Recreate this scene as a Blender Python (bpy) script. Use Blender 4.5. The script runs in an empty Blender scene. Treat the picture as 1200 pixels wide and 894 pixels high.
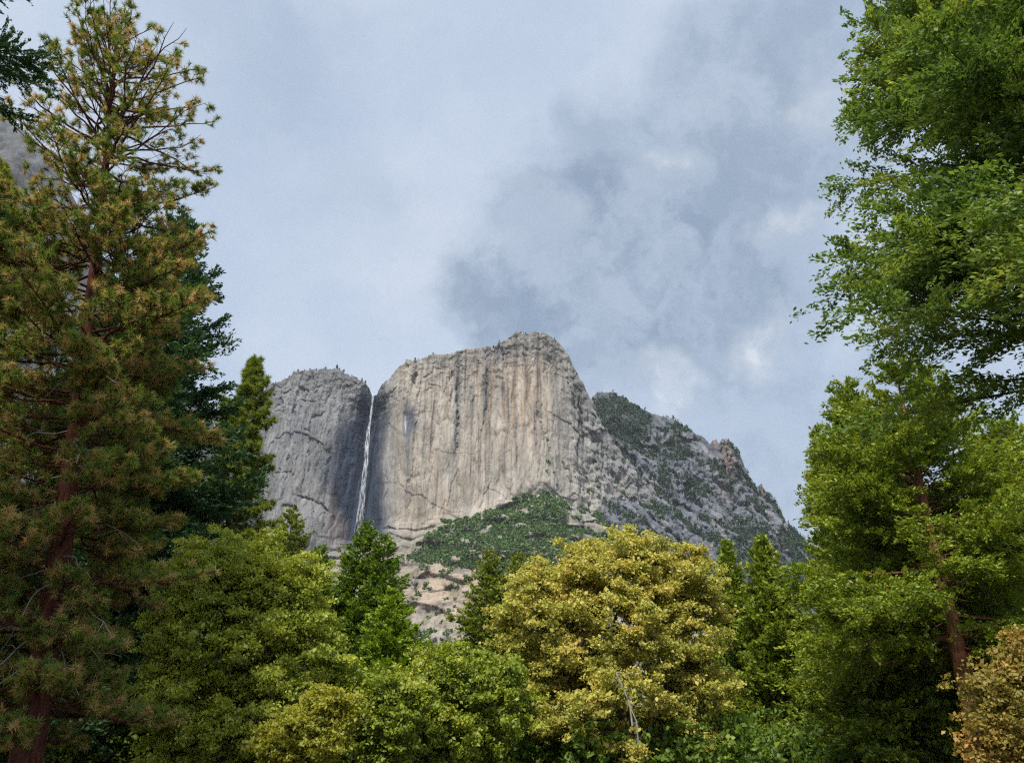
import bpy, math, random
import numpy as np
from mathutils import Vector
C = bpy.context.scene.collection
S = bpy.context.scene
R = math.radians

# ------------------------------------------------------------------ camera, sky, sun, exposure
PITCH, FPX, EYE = R(26.0), 906.0, 1.6          # focal length in pixels of the 1200 px wide photograph
cam = bpy.data.cameras.new('camera')
cam.sensor_width = 36.0
cam.lens = 36.0 * FPX / 1200.0
cam.clip_start, cam.clip_end = 0.1, 60000
camo = bpy.data.objects.new('camera', cam); C.objects.link(camo)
camo.location = (0, 0, EYE); camo.rotation_euler = (R(90) + PITCH, 0, 0)
S.camera = camo
S.view_settings.view_transform = 'Standard'
S.view_settings.look = 'None'
EXPOSURE = 0.75
S.view_settings.exposure = EXPOSURE
S.view_settings.gamma = 1.0
S.view_settings.use_curve_mapping = False
S.render.engine = 'CYCLES'
S.cycles.max_bounces = 8
S.cycles.diffuse_bounces = 4
S.cycles.transmission_bounces = 5
S.cycles.transparent_max_bounces = 6
S.cycles.use_denoising = False
S.cycles.filter_width = 1.25

SUN_EL, SUN_AZ = R(50), R(-20)                   # azimuth measured from straight behind the camera, minus = left
SUN_POS = Vector((math.sin(SUN_AZ) * math.cos(SUN_EL), -math.cos(SUN_AZ) * math.cos(SUN_EL), math.sin(SUN_EL)))
SUN_STRENGTH = 4.6
sl = bpy.data.lights.new('sun', 'SUN'); sl.energy = SUN_STRENGTH; sl.angle = R(9); sl.color = (1.0, 0.94, 0.84)
so = bpy.data.objects.new('sun', sl); C.objects.link(so)
so.rotation_euler = (-SUN_POS).to_track_quat('-Z', 'Y').to_euler()
so.location = (0, -20, 60)


def PX(px, py, Y):
    """Point seen at photo pixel (px, py), standing Y metres out along the ground."""
    x = (px - 600) / FPX; y = (447 - py) / FPX
    d = np.array([x, math.cos(PITCH) - y * math.sin(PITCH), math.sin(PITCH) + y * math.cos(PITCH)])
    return d * (Y / d[1]) + np.array([0, 0, EYE])


def mpp(py, Y):
    """Metres that one photo pixel spans at that row and distance."""
    y = (447 - py) / FPX
    return Y / (math.cos(PITCH) - y * math.sin(PITCH)) / FPX


def to_photo(p):
    """Photo pixel of world points (n, 3)."""
    q = p - np.array([0, 0, EYE])
    zf = q[:, 1] * math.cos(PITCH) + q[:, 2] * math.sin(PITCH)
    yu = -q[:, 1] * math.sin(PITCH) + q[:, 2] * math.cos(PITCH)
    return 600 + FPX * q[:, 0] / zf, 447 - FPX * yu / zf


def direction(px, py):
    d = PX(px, py, 1.0) - np.array([0, 0, EYE]); return d / np.linalg.norm(d)


# ------------------------------------------------------------------ node helpers
class NT:
    def __init__(s, tree): s.t = tree; s.t.nodes.clear()
    def n(s, typ, **kw):
        nd = s.t.nodes.new(typ)
        for k, v in kw.items(): setattr(nd, k, v)
        return nd
    def link(s, a, b): s.t.links.new(a, b)
    def put(s, sock, v):
        if isinstance(v, bpy.types.NodeSocket): s.link(v, sock)
        else: sock.default_value = v
    def math(s, op, a, b=0.0, clamp=False):
        nd = s.n('ShaderNodeMath', operation=op, use_clamp=clamp); s.put(nd.inputs[0], a); s.put(nd.inputs[1], b); return nd.outputs[0]
    def vmath(s, op, a, b):
        nd = s.n('ShaderNodeVectorMath', operation=op); s.put(nd.inputs[0], a)
        if op == 'SCALE': s.put(nd.inputs[3], b)
        else: s.put(nd.inputs[1], b)
        return nd.outputs['Value'] if op in ('DISTANCE', 'DOT_PRODUCT', 'LENGTH') else nd.outputs[0]
    def mix(s, f, a, b, mode='MIX'):
        nd = s.n('ShaderNodeMix', data_type='RGBA', blend_type=mode)
        s.put(nd.inputs[0], f); s.put(nd.inputs[6], a); s.put(nd.inputs[7], b); return nd.outputs[2]
    def noise(s, vec, scale, detail=4, rough=0.55, out=0):
        nd = s.n('ShaderNodeTexNoise'); s.put(nd.inputs['Vector'], vec)
        nd.inputs['Scale'].default_value = scale; nd.inputs['Detail'].default_value = detail; nd.inputs['Roughness'].default_value = rough
        return nd.outputs[out]
    def maprange(s, v, a, b, c=0.0, d=1.0, smooth=True):
        nd = s.n('ShaderNodeMapRange', interpolation_type='SMOOTHSTEP' if smooth else 'LINEAR')
        s.put(nd.inputs[0], v)
        for i, q in enumerate((a, b, c, d)): nd.inputs[i + 1].default_value = q
        return nd.outputs[0]
    def ramp(s, f, stops):
        nd = s.n('ShaderNodeValToRGB'); cr = nd.color_ramp
        while len(cr.elements) < len(stops): cr.elements.new(0.5)
        for e, (p, c) in zip(cr.elements, stops): e.position = p; e.color = (*c, 1)
        s.put(nd.inputs[0], f); return nd.outputs[0]


def rgb(r, g, b):
    f = lambda c: (c / 255 / 12.92) if c / 255 <= 0.04045 else ((c / 255 + 0.055) / 1.055) ** 2.4
    return (f(r), f(g), f(b))


# ------------------------------------------------------------------ world: Nishita sky under a broken cloud sheet
W = bpy.data.worlds.new('World'); S.world = W; W.use_nodes = True
t = NT(W.node_tree)
sky = t.n('ShaderNodeTexSky', sky_type='NISHITA'); sky.sun_disc = False
sky.sun_elevation = SUN_EL; sky.sun_rotation = math.atan2(SUN_POS.x, SUN_POS.y)
sky.altitude = 1200
WS = 0.10
geo = t.n('ShaderNodeTexCoord').outputs['Generated']
w1 = t.vmath('SCALE', t.vmath('SUBTRACT', t.noise(geo, 4.0, 5, 0.55, 1), (0.5, 0.5, 0.5)), 0.26)
w2 = t.vmath('SCALE', t.vmath('SUBTRACT', t.noise(geo, 11.0, 6, 0.6, 1), (0.5, 0.5, 0.5)), 0.15)
wd = t.vmath('ADD', t.vmath('ADD', geo, w1), w2)

def blob(px, py, rad_px, soft=0.9, amt=1.0):
    c = direction(px, py); r = rad_px / FPX
    return t.maprange(t.vmath('DISTANCE', wd, tuple(c)), r, r * (1 - soft), 0.0, amt)

dark = None
for a in [(720, 320, 200, .45, 1.0), (640, 370, 130, .45, .9), (860, 150, 190, .5, .75), (700, 150, 110, .6, .55), (800, 215, 130, .6, .8), (900, 330, 120, .55, .95), (860, 420, 160, .6, .6), (560, 398, 50, .8, .6), (990, 20, 150, .7, .6), (1000, 560, 220, .8, .6), (900, 490, 140, .7, .6), (300, 70, 190, .9, .28), (430, 230, 130, .9, .20)]:
    b = blob(*a); dark = b if dark is None else t.math('MAXIMUM', dark, b)
bright = None
for a in [(640, 235, 60, .9, .7), (745, 190, 62, .9, .8), (915, 385, 70, .9, .9), (770, 450, 75, .9, 1.0), (930, 275, 60, .9, .8), (690, 70, 70, .9, .5), (985, 90, 70, .9, .6), (1010, 330, 90, .9, .5), (500, 330, 110, .9, .25)]:
    b = blob(*a); bright = b if bright is None else t.math('MAXIMUM', bright, b)
fine = t.noise(wd, 7.0, 8, 0.6)
mot = t.maprange(fine, 0.36, 0.62, 0.0, 1.0)
dm = t.math('MULTIPLY', dark, t.math('ADD', t.math('MULTIPLY', mot, 0.60), 0.50), True)
base = t.mix(t.maprange(t.noise(wd, 3.0, 5, 0.5), .25, .78), (*rgb(185, 202, 225), 1), (*rgb(211, 222, 238), 1))
cc = t.mix(dm, base, (*rgb(146, 165, 188), 1))
cc = t.mix(t.math('MULTIPLY', bright, t.math('MULTIPLY', mot, 0.95)), cc, (*rgb(232, 239, 247), 1))
# an overcast dome is brightest overhead and, with the sun behind the camera, towards the sun
sep = t.n('ShaderNodeSeparateXYZ'); t.link(geo, sep.inputs[0])
lift = t.math('ADD', 1.0, t.math('MAXIMUM', t.maprange(sep.outputs[2], .80, .97, 0, 1.5), t.maprange(sep.outputs[1], .25, -.5, 0, 1.1)))
cc = t.vmath('SCALE', t.vmath('SCALE', cc, lift), 1.0 / WS / 2 ** EXPOSURE)
full = t.mix(0.93, sky.outputs[0], cc)
bg = t.n('ShaderNodeBackground'); t.link(full, bg.inputs[0]); bg.inputs[1].default_value = WS
wo = t.n('ShaderNodeOutputWorld'); t.link(bg.outputs[0], wo.inputs[0])


# ------------------------------------------------------------------ noise in numpy
def _hash(ix, iy, seed):
    h = (ix.astype(np.int64) * 374761393 + iy.astype(np.int64) * 668265263 + seed * 974634777) & 0xFFFFFFFF
    h = ((h ^ (h >> 13)) * 1274126177) & 0xFFFFFFFF
    return (h ^ (h >> 16)) & 0xFFFFFFFF

def gnoise(x, y, seed=0):
    ix = np.floor(x); iy = np.floor(y); fx = x - ix; fy = y - iy
    u = fx * fx * fx * (fx * (fx * 6 - 15) + 10); v = fy * fy * fy * (fy * (fy * 6 - 15) + 10)
    def g(dx, dy):
        a = _hash(ix + dx, iy + dy, seed) * (2 * math.pi / 4294967296.0)
        return np.cos(a) * (fx - dx) + np.sin(a) * (fy - dy)
    a = g(0, 0); b = g(1, 0); c = g(0, 1); d = g(1, 1)
    return 1.5 * ((a + u * (b - a)) * (1 - v) + (c + u * (d - c)) * v)

def fbm(x, y, o=5, seed=0, gain=0.5):
    s = 0; a = 1.0; n = 0
    for i in range(o):
        s = s + a * gnoise(x, y, seed + i); n += a; x = x * 2.03 + 17.1; y = y * 2.03 - 9.7; a *= gain
    return s / n * 1.4

def ridged(x, y, o=4, seed=0, gain=0.5):
    s = 0; a = 1.0; n = 0
    for i in range(o):
        s = s + a * (1 - np.abs(gnoise(x, y, seed + i)) * 1.6); n += a; x = x * 2.1 + 5.3; y = y * 2.1 + 3.1; a *= gain
    return s / n

def cell(x, y, seed=0):
    """Value of the nearest jittered cell (-.5 to .5) and closeness to the border between cells (0 there)."""
    ix = np.floor(x); iy = np.floor(y); d1 = np.full(x.shape, 9.0); d2 = d1.copy(); val = np.zeros(x.shape)
    for dx in (-1, 0, 1):
        for dy in (-1, 0, 1):
            h = _hash(ix + dx, iy + dy, seed); a = (h & 0xFFFF) / 65535.0; b = (h >> 16) / 65535.0
            d = np.hypot(ix + dx + a - x, iy + dy + b - y); n = d < d1
            d2 = np.where(n, d1, np.minimum(d2, d)); d1 = np.where(n, d, d1); val = np.where(n, ((h * 2654435761) & 0xFFFF) / 65535.0 - .5, val)
    return val, d2 - d1

def sstep(a, b, x):
    q = np.clip((x - a) / (b - a), 0, 1); return q * q * (3 - 2 * q)


# ------------------------------------------------------------------ mesh helpers
def build(name, verts, faces, mat, parent=None, fattr=None, pcol=None, smooth=False):
    verts = np.asarray(verts, np.float32); faces = np.asarray(faces, np.int32)
    m = bpy.data.meshes.new(name)
    k = faces.shape[1]; nf = len(faces)
    m.vertices.add(len(verts)); m.vertices.foreach_set('co', verts.ravel())
    m.loops.add(nf * k); m.loops.foreach_set('vertex_index', faces.ravel())
    m.polygons.add(nf); m.polygons.foreach_set('loop_start', np.arange(0, nf * k, k, dtype=np.int32))
    m.update(calc_edges=True)
    if fattr is not None:
        a = m.attributes.new('v', 'FLOAT', 'FACE'); a.data.foreach_set('value', np.asarray(fattr, np.float32))
    if pcol is not None:
        a = m.attributes.new('col', 'FLOAT_COLOR', 'POINT')
        a.data.foreach_set('color', np.c_[pcol, np.ones(len(pcol))].astype(np.float32).ravel())
    if smooth: m.polygons.foreach_set('use_smooth', np.ones(nf, bool))
    m.materials.append(mat)
    o = bpy.data.objects.new(name, m); C.objects.link(o)
    if parent: o.parent = parent
    return o

def thing(name, label, cat, loc, group=None):
    o = bpy.data.objects.new(name, None); C.objects.link(o)
    o.location = tuple(loc); o['label'] = label; o['category'] = cat
    o.empty_display_size = 0.5
    if group: o['group'] = group
    return o

class Tubes:
    def __init__(s): s.v = []; s.f = []; s.n = 0
    def add(s, pts, rad, sides=6):
        pts = np.asarray(pts, float); rad = np.asarray(rad, float); n = len(pts)
        tg = np.gradient(pts, axis=0); tg /= np.linalg.norm(tg, axis=1)[:, None] + 1e-9
        ref = np.array([0.3, 0.9, 0.1]) if abs(tg[0][2]) > 0.8 else np.array([0, 0, 1.0])
        a = np.cross(tg, ref); a /= np.linalg.norm(a, axis=1)[:, None] + 1e-9
        b = np.cross(tg, a)
        th = np.arange(sides) * 2 * math.pi / sides
        ring = pts[:, None] + rad[:, None, None] * (np.cos(th)[None, :, None] * a[:, None] + np.sin(th)[None, :, None] * b[:, None])
        i = np.arange(n - 1)[:, None] * sides; j = np.arange(sides)[None]; j2 = (j + 1) % sides
        s.f.append(np.stack([i + j, i + j2, i + sides + j2, i + sides + j], -1).reshape(-1, 4) + s.n)
        s.v.append(ring.reshape(-1, 3)); s.n += n * sides
    def get(s): return np.concatenate(s.v), np.concatenate(s.f)

def unit(a): return a / (np.linalg.norm(a, axis=-1, keepdims=True) + 1e-9)

def leaf_quads(c, tan, nrm, L, Wd, bend=0.12):
    """Diamond leaves, slightly folded: (n*4, 3), (n, 4)."""
    n = len(c); tan = unit(tan); b = unit(np.cross(nrm, tan)); up = np.cross(tan, b)
    L = np.broadcast_to(L, n)[:, None]; Wd = np.broadcast_to(Wd, n)[:, None]
    v = np.stack([c - tan * L * .5, c + b * Wd * .5 + up * bend * L, c + tan * L * .5, c - b * Wd * .5 + up * bend * L], 1)
    return v.reshape(-1, 3), np.arange(n * 4).reshape(-1, 4)

def needle_tris(c, d, L, Wd, rng):
    n = len(c); d = unit(d); s = unit(np.cross(d, rng.normal(size=(n, 3))))
    L = np.broadcast_to(L, n)[:, None]; Wd = np.broadcast_to(Wd, n)[:, None]
    v = np.stack([c - s * Wd * .5, c + s * Wd * .5, c + d * L], 1)
    return v.reshape(-1, 3), np.arange(n * 3).reshape(-1, 3)


# ------------------------------------------------------------------ materials
def leaf_mat(name, stops, transl=0.35, gloss=0.05, patch=0.5, k=(1.75, 1.78, .95)):
    stops = [(p, tuple(min(.7, c * g) for c, g in zip(q, k))) for p, q in stops]; transl += .08
    m = bpy.data.materials.new(name); m.use_nodes = True; t = NT(m.node_tree)
    a = t.n('ShaderNodeAttribute', attribute_name='v')
    co = t.n('ShaderNodeTexCoord').outputs['Object']
    f = t.math('ADD', t.math('MULTIPLY', a.outputs['Fac'], 1 - patch), t.math('MULTIPLY', t.maprange(t.noise(co, 0.55, 3), .3, .7), patch))
    col = t.ramp(f, stops)
    d = t.n('ShaderNodeBsdfDiffuse'); t.link(col, d.inputs[0])
    tr = t.n('ShaderNodeBsdfTranslucent'); t.link(t.mix(0.5, col, (1.0, 1.0, 0.35, 1), 'MULTIPLY'), tr.inputs[0])
    mx = t.n('ShaderNodeMixShader'); mx.inputs[0].default_value = transl
    t.link(d.outputs[0], mx.inputs[1]); t.link(tr.outputs[0], mx.inputs[2])
    gl = t.n('ShaderNodeBsdfGlossy'); gl.inputs['Roughness'].default_value = 0.6
    m2 = t.n('ShaderNodeMixShader'); m2.inputs[0].default_value = gloss * .5
    t.link(mx.outputs[0], m2.inputs[1]); t.link(gl.outputs[0], m2.inputs[2])
    o = t.n('ShaderNodeOutputMaterial'); t.link(m2.outputs[0], o.inputs[0])
    return m

def bark_mat(name, c1, c2, scale=3.0):
    m = bpy.data.materials.new(name); m.use_nodes = True; t = NT(m.node_tree)
    co = t.n('ShaderNodeTexCoord').outputs['Object']
    mp = t.n('ShaderNodeMapping'); mp.inputs['Scale'].default_value = (scale * 2, scale * 2, scale * .45); t.link(co, mp.inputs[0])
    n1 = t.noise(mp.outputs[0], 1.6, 6, 0.65)
    n2 = t.noise(co, 0.5, 3)
    col = t.ramp(t.math('ADD', t.math('MULTIPLY', n1, .7), t.math('MULTIPLY', n2, .3)), [(0.36, c1), (0.62, c2)])
    p = t.n('ShaderNodeBsdfPrincipled'); t.link(col, p.inputs['Base Color']); p.inputs['Roughness'].default_value = .95
    p.inputs['Specular IOR Level'].default_value = .1
    bp = t.n('ShaderNodeBump'); bp.inputs['Strength'].default_value = .9; bp.inputs['Distance'].default_value = .06
    t.link(n1, bp.inputs['Height']); t.link(bp.outputs[0], p.inputs['Normal'])
    o = t.n('ShaderNodeOutputMaterial'); t.link(p.outputs[0], o.inputs[0])
    return m

ROCK_K = 0.46
def rock_mat(name, nscale=0.06, bump=1.6, amp=0.32):
    m = bpy.data.materials.new(name); m.use_nodes = True; t = NT(m.node_tree)
    a = t.n('ShaderNodeAttribute', attribute_name='col')
    co = t.n('ShaderNodeTexCoord').outputs['Object']
    mp = t.n('ShaderNodeMapping'); mp.inputs['Scale'].default_value = (1.0, .6, .22); t.link(co, mp.inputs[0])
    n1 = t.noise(mp.outputs[0], nscale, 8, 0.65); n2 = t.noise(mp.outputs[0], nscale * 5, 6, 0.7)
    vr = t.n('ShaderNodeTexVoronoi', feature='DISTANCE_TO_EDGE'); vr.inputs['Scale'].default_value = .035
    t.link(t.vmath('ADD', mp.outputs[0], t.vmath('SCALE', t.noise(co, .05, 4, .6, 1), 16.0)), vr.inputs['Vector'])
    crack = t.maprange(vr.outputs['Distance'], 0.0, 0.03, .78, 1.0)
    f = t.math('ADD', t.math('MULTIPLY', n1, .5), t.math('MULTIPLY', n2, .5))
    g = t.maprange(f, .32, .68, 1 - amp, 1 + amp, False)
    col = t.vmath('SCALE', a.outputs['Color'], t.math('MULTIPLY', t.math('MULTIPLY', g, crack), ROCK_K))
    p = t.n('ShaderNodeBsdfPrincipled'); t.link(col, p.inputs['Base Color']); p.inputs['Roughness'].default_value = .95
    p.inputs['Specular IOR Level'].default_value = .1
    bp = t.n('ShaderNodeBump'); bp.inputs['Strength'].default_value = .8; bp.inputs['Distance'].default_value = bump
    t.link(t.math('ADD', n2, crack), bp.inputs['Height']); t.link(bp.outputs[0], p.inputs['Normal'])
    o = t.n('ShaderNodeOutputMaterial'); t.link(p.outputs[0], o.inputs[0])
    return m

ROCK = rock_mat('granite')
M = dict(
    pine_bark=bark_mat('red_pine_bark', (0.016, 0.008, 0.006), (0.105, 0.036, 0.022)),
    cedar_bark=bark_mat('cedar_bark', (0.05, 0.024, 0.014), (0.23, 0.105, 0.055)),
    dark_bark=bark_mat('dark_bark', (0.018, 0.013, 0.010), (0.075, 0.055, 0.042)),
    dead_wood=bark_mat('dead_wood', (0.09, 0.08, 0.07), (0.27, 0.25, 0.23)),
    pine=leaf_mat('pine_needles', [(0.0, (0.040, 0.075, 0.014)), (0.45, (0.105, 0.135, 0.024)), (0.70, (0.18, 0.175, 0.040)), (0.80, (0.24, 0.16, 0.085)), (1.0, (0.40, 0.24, 0.15))], .40, .05, .12, (1.42, 1.48, .95)),
    yellow_pine=leaf_mat('yellow_pine_needles', [(0.0, (0.06, 0.085, 0.010)), (0.5, (0.16, 0.165, 0.020)), (0.85, (0.24, 0.20, 0.04)), (1.0, (0.34, 0.24, 0.11))], .40, .05, .2, (1.25, 1.35, 1.0)),
    far_pine=leaf_mat('far_pine_needles', [(0.0, (0.035, 0.055, 0.010)), (0.5, (0.095, 0.115, 0.018)), (1.0, (0.17, 0.17, 0.030))], .3, .04, .3),
    fir=leaf_mat('dark_fir_needles', [(0.0, (0.010, 0.030, 0.016)), (0.6, (0.030, 0.062, 0.024)), (1.0, (0.065, 0.10, 0.032))], .25, .05, .4, (1.3, 1.4, 1.2)),
    green_pine=leaf_mat('green_needles', [(0.0, (0.025, 0.060, 0.008)), (0.6, (0.070, 0.125, 0.014)), (1.0, (0.14, 0.19, 0.025))], .3, .04, .4, (1.75, 1.55, .9)),
    bright_cedar=leaf_mat('bright_cedar_sprays', [(0.0, (0.055, 0.115, 0.006)), (0.6, (0.12, 0.20, 0.012)), (1.0, (0.20, 0.28, 0.025))], .35, .04, .35, (1.45, 1.28, .8)),
    cedar=leaf_mat('cedar_sprays', [(0.0, (0.045, 0.075, 0.008)), (0.55, (0.105, 0.14, 0.016)), (1.0, (0.22, 0.225, 0.035))], .33, .05, .35, (1.62, 1.62, .95)),
    near_cedar=leaf_mat('near_cedar_sprays', [(0.0, (0.025, 0.055, 0.018)), (0.55, (0.075, 0.115, 0.024)), (0.85, (0.16, 0.18, 0.035)), (1.0, (0.24, 0.22, 0.06))], .38, .05, .45, (1.75, 1.75, 1.25)),
    gold=leaf_mat('golden_oak_leaves', [(0.0, (0.15, 0.16, 0.025)), (0.4, (0.26, 0.245, 0.045)), (0.75, (0.35, 0.29, 0.060)), (1.0, (0.42, 0.28, 0.10))], .40, .05, .45, (1.42, 1.46, 1.45)),
    olive=leaf_mat('olive_oak_leaves', [(0.0, (0.075, 0.100, 0.010)), (0.5, (0.17, 0.18, 0.022)), (0.85, (0.27, 0.25, 0.035)), (1.0, (0.40, 0.34, 0.10))], .38, .06, .4, (1.72, 1.86, 1.4)),
    green=leaf_mat('green_leaves', [(0.0, (0.045, 0.095, 0.008)), (0.6, (0.115, 0.18, 0.016)), (1.0, (0.20, 0.25, 0.040))], .38, .06, .4, (1.85, 1.45, .85)),
    yellow=leaf_mat('yellow_leaves', [(0.0, (0.17, 0.165, 0.012)), (0.6, (0.33, 0.27, 0.025)), (1.0, (0.48, 0.36, 0.06))], .42, .05, .4, (.95, 1.12, 1.1)),
    maple=leaf_mat('orange_leaves', [(0.0, (0.13, 0.13, 0.015)), (0.45, (0.25, 0.20, 0.03)), (0.75, (0.45, 0.27, 0.07)), (1.0, (0.60, 0.34, 0.12))], .40, .05, .5, (1.05, .98, 1.1)),
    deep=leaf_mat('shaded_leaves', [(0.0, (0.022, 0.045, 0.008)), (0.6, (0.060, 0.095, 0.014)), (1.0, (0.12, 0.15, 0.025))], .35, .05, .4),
    shrub=leaf_mat('chaparral', [(0.0, (0.030, 0.060, 0.022)), (0.6, (0.062, 0.105, 0.035)), (1.0, (0.105, 0.145, 0.05))], .2, .02, .3, (1.1, 1.15, 1.0)),
    distant=leaf_mat('distant_needles', [(0.0, (0.030, 0.052, 0.034)), (1.0, (0.065, 0.095, 0.052))], .2, .02, .3, (.9, .95, 1.0)),
)


# ------------------------------------------------------------------ ground
def ground():
    n = 60
    xs = np.linspace(-9000, 9000, n); ys = np.linspace(-6000, 14000, n)
    X, Y = np.meshgrid(xs, ys)
    v = np.c_[X.ravel(), Y.ravel(), np.zeros(n * n)]
    i = (np.arange(n - 1)[:, None] * n + np.arange(n - 1)[None]).ravel()
    f = np.c_[i, i + 1, i + n + 1, i + n]
    m = bpy.data.materials.new('forest_floor'); m.use_nodes = True; t = NT(m.node_tree)
    co = t.n('ShaderNodeTexCoord').outputs['Object']
    col = t.ramp(t.noise(co, 1.2, 8, .65), [(.35, (.035, .028, .014)), (.55, (.07, .065, .022)), (.7, (.12, .085, .045))])
    p = t.n('ShaderNodeBsdfPrincipled'); t.link(col, p.inputs['Base Color']); p.inputs['Roughness'].default_value = 1
    o = t.n('ShaderNodeOutputMaterial'); t.link(p.outputs[0], o.inputs[0])
    g = build('ground', v, f, m); g['kind'] = 'structure'
ground()


# ------------------------------------------------------------------ mountains
def seg_dist(u, v, pts):
    """Distance in photo pixels from (u, v) to a polyline, and the position along it 0..1."""
    best = np.full(u.shape, 1e9); par = np.zeros(u.shape); n = len(pts) - 1
    for i in range(n):
        ax, ay = pts[i]; bx, by = pts[i + 1]; dx, dy = bx - ax, by - ay
        s = np.clip(((u - ax) * dx + (v - ay) * dy) / (dx * dx + dy * dy), 0, 1)
        d = np.hypot(u - ax - s * dx, v - ay - s * dy)
        k = d < best; best[k] = d[k]; par[k] = (i + s[k]) / n
    return best, par

def in_poly(u, v, poly):
    r = np.zeros(u.shape, bool); n = len(poly)
    for i in range(n):
        x1, y1 = poly[i]; x2, y2 = poly[(i + 1) % n]
        c = ((y1 > v) != (y2 > v)) & (u < (x2 - x1) * (v - y1) / (y2 - y1 + 1e-9) + x1)
        r ^= c
    return r

def blobm(u, v, cx, cy, rx, ry): return np.exp(-(((u - cx) / rx) ** 2 + ((v - cy) / ry) ** 2))

def mixc(col, c, w): return col * (1 - w[:, None]) + np.array(c)[None] * w[:, None]

def relief(name, rim, depth, shape, colour, nx, nz, back, zlow=0.0):
    """A rock mass: a front face swept from its foot to its rim, a top running back and a rear slope.
    rim: photo points of the skyline, depth: ((px, Y) ...) how far each column of the rim stands."""
    rim = np.array(rim, float); dp = np.array(depth, float)
    Yr = np.interp(rim[:, 0], dp[:, 0], dp[:, 1])
    w = np.array([PX(a, b, y) for (a, b), y in zip(rim, Yr)])
    xs = np.linspace(w[0, 0], w[-1, 0], nx)
    zr = np.interp(xs, w[:, 0], w[:, 2]); yr = np.interp(xs, w[:, 0], w[:, 1])
    s = np.linspace(0, 1, nz)
    X = np.repeat(xs[None], nz, 0); Z = zlow + (zr[None] - zlow) * s[:, None]
    Yf, Z = shape(X, Z, zr[None] + 0 * X, yr[None] + 0 * X)
    nb = 10; q = np.linspace(0, 1, nb + 1)[1:, None]
    Xb = np.repeat(xs[None], nb, 0); Yb = Yf[-1][None] + back * q; Zb = Z[-1][None] * (1 - q ** 2.5) - 6 * q
    A = np.stack([np.r_[X, Xb], np.r_[Yf, Yb], np.r_[Z, Zb]], -1); rows = nz + nb
    v = A.reshape(-1, 3)
    i = (np.arange(rows - 1)[:, None] * nx + np.arange(nx - 1)[None]).ravel()
    f = np.c_[i, i + 1, i + nx + 1, i + nx]
    u, pv = to_photo(v)
    col = colour(v, u, pv)
    o = build(name, v, f, ROCK, None, None, col); o['kind'] = 'structure'
    return o, v, u, pv, (nz, nx)

RIM = [(225, 520), (250, 482), (262, 469), (285, 470), (300, 466), (318, 450), (330, 445), (345, 437), (360, 433), (376, 431), (392, 431), (408, 437), (424, 447), (432, 455), (437, 462), (441, 459), (450, 448), (460, 437), (470, 428), (480, 423), (500, 418), (530, 413), (560, 408), (575, 407), (583, 404), (590, 397), (605, 391), (625, 387), (640, 391), (652, 398), (660, 408), (668, 420), (675, 435), (685, 455), (692, 470), (705, 495), (720, 518), (740, 545), (760, 572), (778, 598), (800, 630), (830, 672), (870, 730)]
DEPTH = [(225, 1500), (300, 1420), (390, 1425), (437, 1452), (465, 1420), (540, 1395), (625, 1380), (660, 1400), (700, 1425), (780, 1440), (870, 1440)]
FALLS = [(437.5, 461), (434, 490), (430, 520), (426.5, 560), (422, 600), (419, 622), (417, 650)]
CRACKS = [([(345, 581), (360, 583), (375, 590), (388, 602), (396, 616)], 2.2, 9), ([(535, 440), (536, 470), (537, 500), (535, 540)], 2.4, 9), ([(488, 424), (487, 440), (485, 455)], 3.2, 14),
          ([(570, 420), (571, 470), (566, 500), (556, 540)], 1.6, 5), ([(625, 470), (640, 510), (650, 545)], 2.0, 6), ([(352, 468), (368, 470), (384, 468)], 1.4, 5), ([(322, 555), (335, 553), (342, 550)], 1.6, 6),
          ([(418, 604), (452, 606)], 1.3, 4), ([(470, 655), (478, 630), (483, 620)], 2.5, 8), ([(590, 400), (589, 430)], 1.6, 6), ([(700, 520), (730, 570), (750, 610)], 2.2, 8), ([(505, 500), (508, 560)], 1.2, 3), ([(553, 440), (551, 500)], 1.1, 3),
          ([(600, 470), (606, 530), (604, 560)], 1.2, 3), ([(660, 430), (675, 480), (700, 520)], 2.0, 7), ([(440, 625), (470, 622), (495, 632)], 1.6, 7)]
FOOT = [(225, 660), (300, 655), (380, 650), (420, 640), (455, 622), (485, 622), (520, 612), (560, 604), (600, 592), (640, 582), (680, 602), (720, 612), (760, 618), (800, 640), (870, 730)]

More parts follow.
